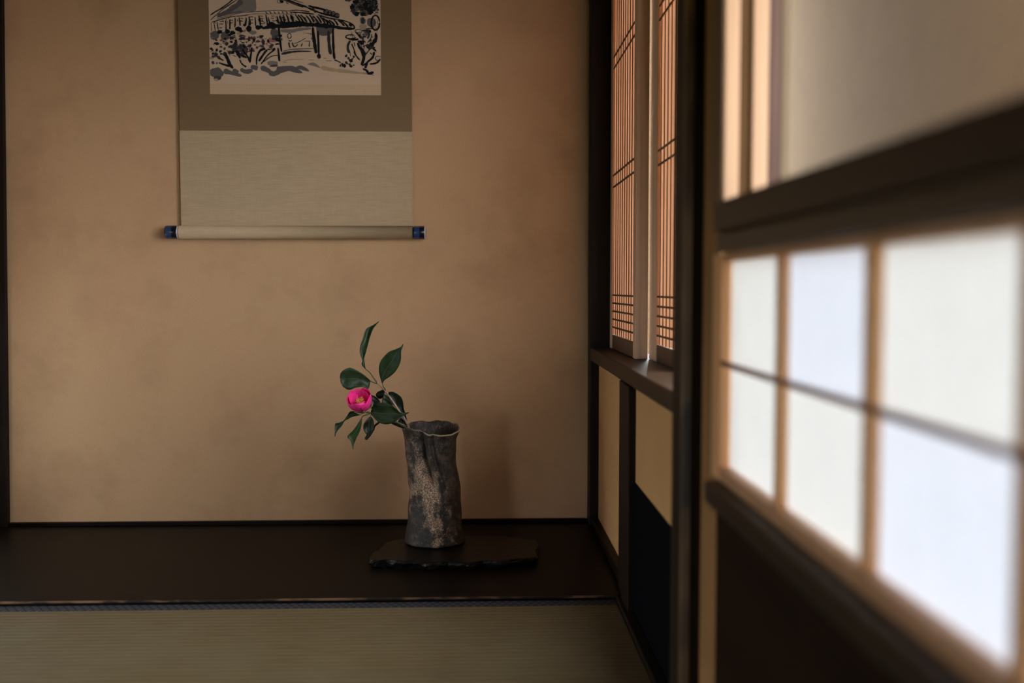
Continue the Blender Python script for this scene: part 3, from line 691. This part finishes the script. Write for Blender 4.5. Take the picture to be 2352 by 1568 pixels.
for x, y, r in [(1520, 570, 34), (1575, 625, 30), (1690, 590, 28), (1625, 680, 42), (1520, 720, 30), (1470, 790, 50), (1390, 790, 26), (1625, 800, 40), (1540, 745, 22), (1600, 760, 26), (1660, 640, 22), (1430, 750, 26), (1690, 780, 22)]: blob(cD, x, y, r, r * .9, 1 if r < 40 else 0, .4)
def dabs(c, n, x0, x1, y0, y1, r0, r1, tones):
    for _ in range(n):
        r = rnd.uniform(r0, r1)
        blob(c, rnd.uniform(x0, x1), rnd.uniform(y0, y1), r, r * rnd.uniform(.45, .9), rnd.choice(tones), .45, 10)
dabs(cB, 46, 60, 1050, 200, 760, 18, 48, (0, 1, 1, 2, 7, 7, 5))
dabs(cB, 34, 560, 1250, 260, 720, 22, 60, (0, 1, 2, 7, 7))
dabs(cB, 30, 1100, 1850, 250, 660, 16, 44, (0, 1, 7, 7, 5))
dabs(cC, 40, 1640, 2240, -60, 330, 16, 46, (0, 0, 1, 2, 7))
dabs(cC, 22, 1820, 2150, 640, 1080, 16, 44, (0, 1, 1, 2))
for _ in range(34):
    x = rnd.uniform(0, 2300); y = 610 - .05 * x + rnd.uniform(-110, 60) if x < 1400 else rnd.uniform(430, 620)
    stroke(cA, [(x, y), (x + rnd.uniform(10, 40), y + rnd.uniform(30, 80))], rnd.uniform(14, 30), 12, rnd.choice((0, 1, 2)))
for _ in range(16):
    x = rnd.uniform(1560, 2180); y = rnd.uniform(600, 1150)
    stroke(cC, [(x, y), (x + rnd.uniform(-40, 40), y + rnd.uniform(40, 90)), (x + rnd.uniform(-60, 60), y + rnd.uniform(90, 160))], rnd.uniform(14, 26), 10, rnd.choice((1, 2)))
names = {0: 'ink_stroke', 1: 'ink_stroke', 2: 'ink_wash', 3: 'ink_wash', 4: 'colour_wash', 5: 'colour_wash', 6: 'colour_wash', 7: 'ink_wash'}
for k, (lv, lf) in LAYER.items():
    o = obj(names[k], lv, lf, 'ink%d' % k, pa); o['kind'] = 'stuff'

# ------------------------------------------------------------------ black slab under the vase
ZS = .018
pts = [(850, 1284), (858, 1268), (872, 1262), (884, 1248), (905, 1240), (950, 1233), (1010, 1231), (1080, 1230), (1140, 1230), (1180, 1233), (1206, 1238), (1228, 1240), (1237, 1252), (1229, 1264), (1233, 1276), (1212, 1281), (1180, 1283), (1150, 1288), (1110, 1287), (1075, 1291), (1030, 1289), (990, 1291), (950, 1287), (920, 1288), (890, 1284), (870, 1286)]
P = [at(x, y, 'z', ZS) for x, y in pts]; P = [Vector(p) for p in catmull(P + [P[0]], 4)[:-1]]
cx = sum(p.x for p in P) / len(P); cy = sum(p.y for p in P) / len(P)
V = []; Fc = []; n = len(P)
levels = [(1.0, ZS - .0008, 0), (1.012, ZS - .004, .004), (1.02, .011, .006), (.995, .005, .006), (.97, .0003, .004)]
V += [(cx + (p.x - cx) * .975, cy + (p.y - cy) * .975, ZS) for p in P]
for f, z, j in levels:
    for i, p in enumerate(P):
        q = f + rnd.uniform(-j, j) * 2.2
        V.append((cx + (p.x - cx) * q, cy + (p.y - cy) * q, max(z + rnd.uniform(-j, j) * .35, .0003)))
for l in range(len(levels)):
    for i in range(n): Fc.append([l * n + i, (l + 1) * n + i, (l + 1) * n + (i + 1) % n, l * n + (i + 1) % n])
Fc.append(list(range(n))); Fc.append([len(levels) * n + i for i in range(n)][::-1])
tag(obj('display_slab', V, Fc, 'slab'), 'thin black slab with rough chipped edge under the vase', 'slab')

# ------------------------------------------------------------------ vase
YV = 2.140
prof = [(984, 924, 1057), (992, 925.5, 1056), (1008, 929, 1049), (1042, 932, 1046), (1066, 936, 1048), (1090, 938, 1053), (1120, 941, 1056), (1149, 939, 1058), (1180, 937, 1060), (1212, 934, 1062), (1238, 929.5, 1068), (1252, 930, 1067), (1262, 935, 1062)]
tab = []
for y, l, r in prof:
    a, b = at(l, y, 'y', YV), at(r, y, 'y', YV)
    tab.append((a.z, (a.x + b.x) / 2, (b.x - a.x) / 2))
tab.sort()
ztop = tab[-1][0]; z0 = ZS + .0005
tab[0] = (z0, tab[0][1], tab[0][2])
zpix = lambda y: at(990, y, 'y', YV).z
gz = [(zpix(1130), .02, 0.0), (zpix(1112), .02, .010), (zpix(1092), -.05, .016), (zpix(1062), -.16, .019), (zpix(1021), -.27, .019), (zpix(1000), -.31, .015), (zpix(985), -.33, .012)]
def sstep(a, b, x):
    t = min(max((x - a) / (b - a), 0), 1); return t * t * (3 - 2 * t)
def wob(x, y, z):
    return (math.sin(x * 3.1 + z * 40) * math.sin(z * 61 + 1.3 * x) + .6 * math.sin(5.3 * x - z * 90 + 1) * math.sin(z * 33 + .5))
def vase_pt(phi, t, inner=0.0):
    # rim height changes round the mouth
    zt = ztop + .008 * sstep(1.4, 2.6, abs(phi)) - .007 * sstep(-.25, .05, phi) * (1 - sstep(1.0, 1.6, phi)) + .004 * (1 - sstep(-.5, -.3, phi)) * sstep(-1.8, -1.2, phi)
    zt += .0012 * math.sin(7 * phi + .6) + .0008 * math.sin(13 * phi)
    z = z0 + (zt - z0) * t
    c, r = lerp_table(tab, z)
    r += .0016 * wob(phi, 0, z) * (.5 + .5 * math.sin(math.pi * min(t, .98)))
    ga, gd = lerp_table(gz, z)
    d = math.asin(max(-1, min(1, ga)))
    u = phi - d
    r -= gd * (math.exp(-(u / .20) ** 2) if u < 0 else math.exp(-(u / .13) ** 2))
    k = min(1, gd / .012)
    r += .0045 * k * math.exp(-((u - .27) / .06) ** 2) * (1 - sstep(.93, .99, t))
    r -= .0050 * k * math.exp(-((u - .41) / .06) ** 2)
    r += .0030 * k * math.exp(-((u - .56) / .07) ** 2)
    if t > .97: r += .0015 * (t - .97) / .03
    r -= inner
    dr = .94 * r
    return Vector((c + r * math.sin(phi), YV - dr * math.cos(phi), z))
NS, NH = 128, 90
V = []; Fc = []
ts = [i / (NH - 1) for i in range(NH)]
rows = [(t, 0) for t in ts] + [(1.004, .0015), (1.003, .0040), (.992, .0058)] + [(t, .0062) for t in (.97, .9, .8, .7, .6, .5, .4)]
for t, inn in rows:
    for k in range(NS):
        V.append(vase_pt(-math.pi + 2 * math.pi * k / NS, t, inn))
for k in range(NS):                              # foot pulled in
    V[k] = Vector((tab[0][1] + (V[k].x - tab[0][1]) * .965, YV + (V[k].y - YV) * .965, z0))
for i in range(len(rows) - 1):
    for k in range(NS): Fc.append([i * NS + k, i * NS + (k + 1) % NS, (i + 1) * NS + (k + 1) % NS, (i + 1) * NS + k])
Fc.append(list(range(NS))[::-1]); Fc.append([(len(rows) - 1) * NS + k for k in range(NS)])
vase = obj('flower_vase', V, Fc, 'ceramic', None, True, origin=(at(998, 1265, 'y', YV).x, YV, z0))
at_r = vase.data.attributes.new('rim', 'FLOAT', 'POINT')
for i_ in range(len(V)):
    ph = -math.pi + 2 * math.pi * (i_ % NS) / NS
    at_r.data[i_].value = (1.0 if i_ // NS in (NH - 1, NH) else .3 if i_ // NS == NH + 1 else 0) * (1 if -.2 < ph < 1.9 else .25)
tag(vase, 'rough dark brown stoneware vase with ash speckles and a slanting groove', 'vase')

# ------------------------------------------------------------------ camellia branch
cE = crop(740, 720, 380 / 1752)
YL = 2.085
br = empty('camellia_branch', at(930, 990, 'y', YL), 'camellia branch with dark glossy leaves and one pink flower', 'flower branch')
def pt(x, y, dy=0.0):
    p = cE(x, y); return at(p[0], p[1], 'y', YL + dy)
def branch(name, pts, r0, r1, mat):
    P = catmull([pt(*p) for p in pts], 5); n = len(P)
    V, Fc = tube_vf(P, [r0 + (r1 - r0) * i / (n - 1) for i in range(n)], 8)
    return obj(name, V, Fc, mat, br, True)
def leaf(pairs, mat='leaf', dy0=0.0, dy1=0.0, fold=.004, bow=.0, rib=True, side=0.0):
    Lp = catmull([(*p, 0) for p, q in pairs], 4); Rp = catmull([(*q, 0) for p, q in pairs], 4)
    n = len(Lp); V = []; Fc = []; C = 7
    for i in range(n):
        t = i / (n - 1); d = dy0 + (dy1 - dy0) * t - bow * math.sin(math.pi * t)
        wpx = (Rp[i] - Lp[i]).length * .000203
        for c in range(C):
            u = c / (C - 1); x = Lp[i].lerp(Rp[i], u)
            k = abs(u - .5) * 2
            dd = d + fold * min(1, wpx / .02) * (k * -1.0 + .25 * math.sin(k * math.pi)) + side * (u - .5)
            dd += .0010 * math.sin(t * 17 + u * 5)
            V.append(pt(x.x, x.y, dd))
    for i in range(n - 1):
        for c in range(C - 1): Fc.append([i * C + c, i * C + c + 1, (i + 1) * C + c + 1, (i + 1) * C + c])
    o = obj('leaf', V, Fc, mat, br, True)
    md = o.modifiers.new('thickness', 'SOLIDIFY'); md.thickness = .0006; md.offset = 1
    if rib:
        Pm = [V[i * C + C // 2] + Vector((0, -.0004, 0)) for i in range(0, n - 2)]
        vv, ff = tube_vf(Pm, [.0006 * (1 - .7 * i / len(Pm)) for i in range(len(Pm))], 5)
        obj('midrib', vv, ff, 'midrib', o)
    return o
# woody stem and twigs
branch('stem', [(925, 1270, .03), (900, 1165, .012), (820, 1040, .004), (740, 920, 0), (690, 850, 0), (640, 790, -.002), (580, 730, -.003)], .0031, .0011, 'stem')
branch('twig', [(580, 730, -.003), (530, 660, -.005), (505, 625, -.006), (457, 585, -.008)], .0013, .0009, 'twig')
branch('twig', [(585, 742, -.003), (545, 730, -.006), (508, 713, -.010)], .0012, .0009, 'twig')
branch('twig', [(668, 812, -.002), (662, 790, -.004), (645, 770, -.004), (638, 735, -.005)], .0013, .0008, 'twig')
branch('twig', [(935, 1260, .02), (880, 1205, -.004), (800, 1155, -.012), (740, 1145, -.012), (620, 1090, -.010), (515, 1052, -.016), (470, 1040, -.020)], .0022, .0014, 'twig')
branch('twig', [(515, 1056, -.016), (455, 1075, -.020), (425, 1092, -.022), (416, 1116, -.024)], .0016, .0010, 'twig')
branch('twig', [(505, 1050, -.016), (450, 1050, -.020), (408, 1064, -.022)], .0012, .0009, 'twig')
branch('twig', [(530, 1058, -.014), (518, 1075, -.016), (512, 1095, -.018)], .0010, .0008, 'twig')
branch('twig', [(640, 1120, -.004), (590, 1160, .002), (555, 1190, .004), (542, 1235, .004)], .0020, .0024, 'leaf_dark')
branch('twig', [(660, 812, -.001), (655, 800, .001)], .001, .001, 'twig')
leaf([((455, 587), (461, 585)), ((417, 540), (453, 540)), ((424, 492), (447, 472)), ((400, 425), (462, 415)), ((402, 350), (482, 345)), ((430, 262), (507, 250)), ((463, 165), (541, 162)), ((538, 121), (578, 115)), ((603, 80), (607, 80))], 'leaf', -.008, .012, .006, .006)
leaf([((633, 738), (641, 736)), ((608, 655), (664, 702)), ((600, 580), (716, 668)), ((614, 512), (772, 618)), ((658, 450), (815, 550)), ((710, 402), (835, 480)), ((778, 376), (838, 405)), ((834, 350), (850, 362)), ((858, 320), (863, 322))], 'leaf', -.004, -.014, .004, .004)
leaf([((510, 721), (512, 709)), ((488, 800), (470, 670)), ((430, 775), (420, 632)), ((355, 784), (352, 592)), ((290, 808), (292, 572)), ((234, 785), (232, 594)), ((200, 742), (196, 630)), ((190, 690), (188, 670))], 'leaf', -.012, -.03, .006, .004)
leaf([((655, 800), (662, 808)), ((600, 822), (658, 850)), ((568, 855), (645, 885)), ((580, 888), (615, 903)), ((596, 900), (602, 902))], 'leaf_dark', .002, .012, .002, .002, False)
leaf([((700, 850), (706, 830)), ((704, 885), (760, 832)), ((738, 945), (832, 880)), ((788, 1003), (856, 935)), ((845, 1060), (862, 1010)), ((876, 1110), (884, 1065)), ((902, 1162), (906, 1160))], 'leaf_dark', .010, .016, .004, 0, False)
leaf([((514, 1055), (514, 1045)), ((545, 1102), (528, 1000)), ((600, 1150), (572, 955)), ((680, 1174), (645, 943)), ((758, 1152), (722, 962)), ((820, 1112), (775, 1004)), ((868, 1080), (832, 1048)), ((920, 1051), (920, 1047))], 'leaf', -.016, -.026, .005, .008)
leaf([((512, 1000), (530, 1005)), ((512, 950), (575, 955)), ((512, 905), (618, 938)), ((514, 866), (575, 885)), ((515, 858), (525, 866))], 'leaf_dark', -.006, .004, .003, 0, False)
leaf([((640, 985), (770, 1000)), ((632, 945), (745, 960)), ((636, 900), (722, 905)), ((650, 865), (705, 888)), ((660, 855), (680, 862))], 'leaf', -.006, .0, .003, 0, False)
leaf([((410, 1058), (412, 1072)), ((345, 1035), (352, 1086)), ((296, 1038), (304, 1098)), ((262, 1088), (271, 1118)), ((224, 1132), (236, 1140)), ((176, 1155), (206, 1190)), ((140, 1165), (166, 1236)), ((135, 1230), (146, 1272)), ((132, 1300), (136, 1300))], 'leaf', -.022, -.035, .002, -.004)
leaf([((412, 1112), (421, 1114)), ((374, 1170), (416, 1180)), ((330, 1235), (396, 1250)), ((268, 1300), (366, 1312)), ((304, 1345), (346, 1356)), ((315, 1392), (334, 1392)), ((322, 1432), (328, 1432))], 'leaf_fresh', -.024, -.034, .004, 0)
leaf([((505, 1092), (521, 1092)), ((465, 1130), (541, 1130)), ((438, 1182), (550, 1200)), ((445, 1242), (540, 1248)), ((472, 1282), (512, 1292)), ((450, 1318), (492, 1318)), ((458, 1336), (474, 1336))], 'leaf_dark', -.018, -.022, .006, 0)
leaf([((728, 1164), (742, 1172)), ((775, 1150), (795, 1196)), ((822, 1160), (842, 1212)), ((862, 1190), (872, 1216))], 'leaf_dark', -.006, .0, .002, 0, False)
leaf([((800, 1140), (812, 1150)), ((835, 1105), (860, 1170)), ((865, 1130), (888, 1185)), ((898, 1172), (902, 1185))], 'leaf_dark', .012, .014, .002, 0, False)

# ---- flower: overlapping cupped petals round a tuft of stamens
fb_ = pt(440, 1018, -.020); fo = pt(388, 862, -.030)
ax_img = (fo - fb_); HF = .040
axis = Vector((-.22, -.55, .80)).normalized()
fbase = fb_
u1 = axis.cross(Vector((0, 0, 1))).normalized(); u2 = axis.cross(u1).normalized()
fl = bpy.data.objects.new('flower', None)
fl.empty_display_size = .01
COL.objects.link(fl); fl.parent = br; fl.location = fbase - wloc(br)
fl['label'] = 'half open pink camellia flower'
def petal_mesh(ang, width, height, rmax, open_, rot):
    V = []; Fc = []; A, B = 13, 10
    for j in range(B):
        t = j / (B - 1)
        h = height * t
        rad = rmax * (math.sin(min(1, t * 1.15 + .08) * math.pi * .5) ** .8) * (1 + open_ * t * t)
        half = width * (1 - .55 * max(0, (t - .7) / .3) ** 2) * (.55 + .45 * t)
        for i in range(A):
            s = (i / (A - 1) - .5) * 2
            a = ang + s * half
            hh = h - .0055 * t * t * abs(s) ** 2.2 + .0009 * math.sin(6 * s + rot)* t
            rr_ = rad * (1 + .05 * math.sin(3 * s + rot) * t) + .0016 * s * (1 if rot > 3 else -1)
            V.append(fbase + axis * hh + (u1 * math.cos(a) + u2 * math.sin(a)) * rr_)
    for j in range(B - 1):
        for i in range(A - 1): Fc.append([j * A + i, j * A + i + 1, (j + 1) * A + i + 1, (j + 1) * A + i])
    o = obj('petal', V, Fc, 'petal', fl, True)
    md = o.modifiers.new('thickness', 'SOLIDIFY'); md.thickness = .0007
    sb = o.modifiers.new('smooth', 'SUBSURF'); sb.levels = 1; sb.render_levels = 1
for k in range(5):
    petal_mesh(k * 2 * math.pi / 5 + .5, 1.10, .0400 + .001 * (k % 2), .0262 + .0007 * (k % 3), -.03, k * 1.3)
for k in range(3):
    petal_mesh(k * 2 * math.pi / 3 + .1, 1.2, .0365, .0215, -.04, 1 + k * 1.7)
sv = []; sf = []; fv = []; ff2 = []
for k in range(34):
    a = k * 2.39996; r = .0085 * math.sqrt((k + .5) / 34)
    b0 = fbase + axis * .006 + (u1 * math.cos(a) + u2 * math.sin(a)) * r * .4
    b1 = fbase + axis * (.0265 + .002 * math.sin(k * 3)) + (u1 * math.cos(a) + u2 * math.sin(a)) * r
    v, f = tube_vf([b0, b1], [.0004, .0004], 5); b = len(fv); fv += v; ff2 += [[i + b for i in q] for q in f]
    v, f = tube_vf([b1, b1 + axis * .0010, b1 + axis * .0024], [.0006, .0011, .0005], 6); b = len(sv); sv += v; sf += [[i + b for i in q] for q in f]
o = obj('stamen_filaments', fv, ff2, 'filament', fl); o['kind'] = 'stuff'
o = obj('stamen_tips', sv, sf, 'stamen', fl, True); o['kind'] = 'stuff'
for k in range(5):
    a = k * 2 * math.pi / 5; V = []; Fc = []
    for j in range(5):
        t = j / 4
        for i in range(5):
            s = (i / 4 - .5) * 2
            aa = a + s * .62 * (1 - .5 * t)
            V.append(fbase + axis * (-.0030 + .0135 * t - .003 * t * s * s) + (u1 * math.cos(aa) + u2 * math.sin(aa)) * (.004 + .0175 * math.sin(t * 1.45)))
    for j in range(4):
        for i in range(4): Fc.append([j * 5 + i, j * 5 + i + 1, j * 5 + i + 6, j * 5 + i + 5])
    o = obj('sepal', V, Fc, 'sepal', fl, True); md = o.modifiers.new('thickness', 'SOLIDIFY'); md.thickness = .0008

# ------------------------------------------------------------------ sampling portals in the window openings
R90 = math.pi / 2
portal('portal_open_window', (.345, .575, .825), (0, R90, 0), .34, .95)
portal('portal_garden_opening', (-2.045, -2.22, .45), (-R90, 0, 0), .59, 1.0)
portal('portal_crawl_door', (-2.42, 1.225, .22), (0, -R90, 0), .52, .75)
portal('portal_added_gap', (.375, 1.46, .865), (0, R90, 0), .87, .41)
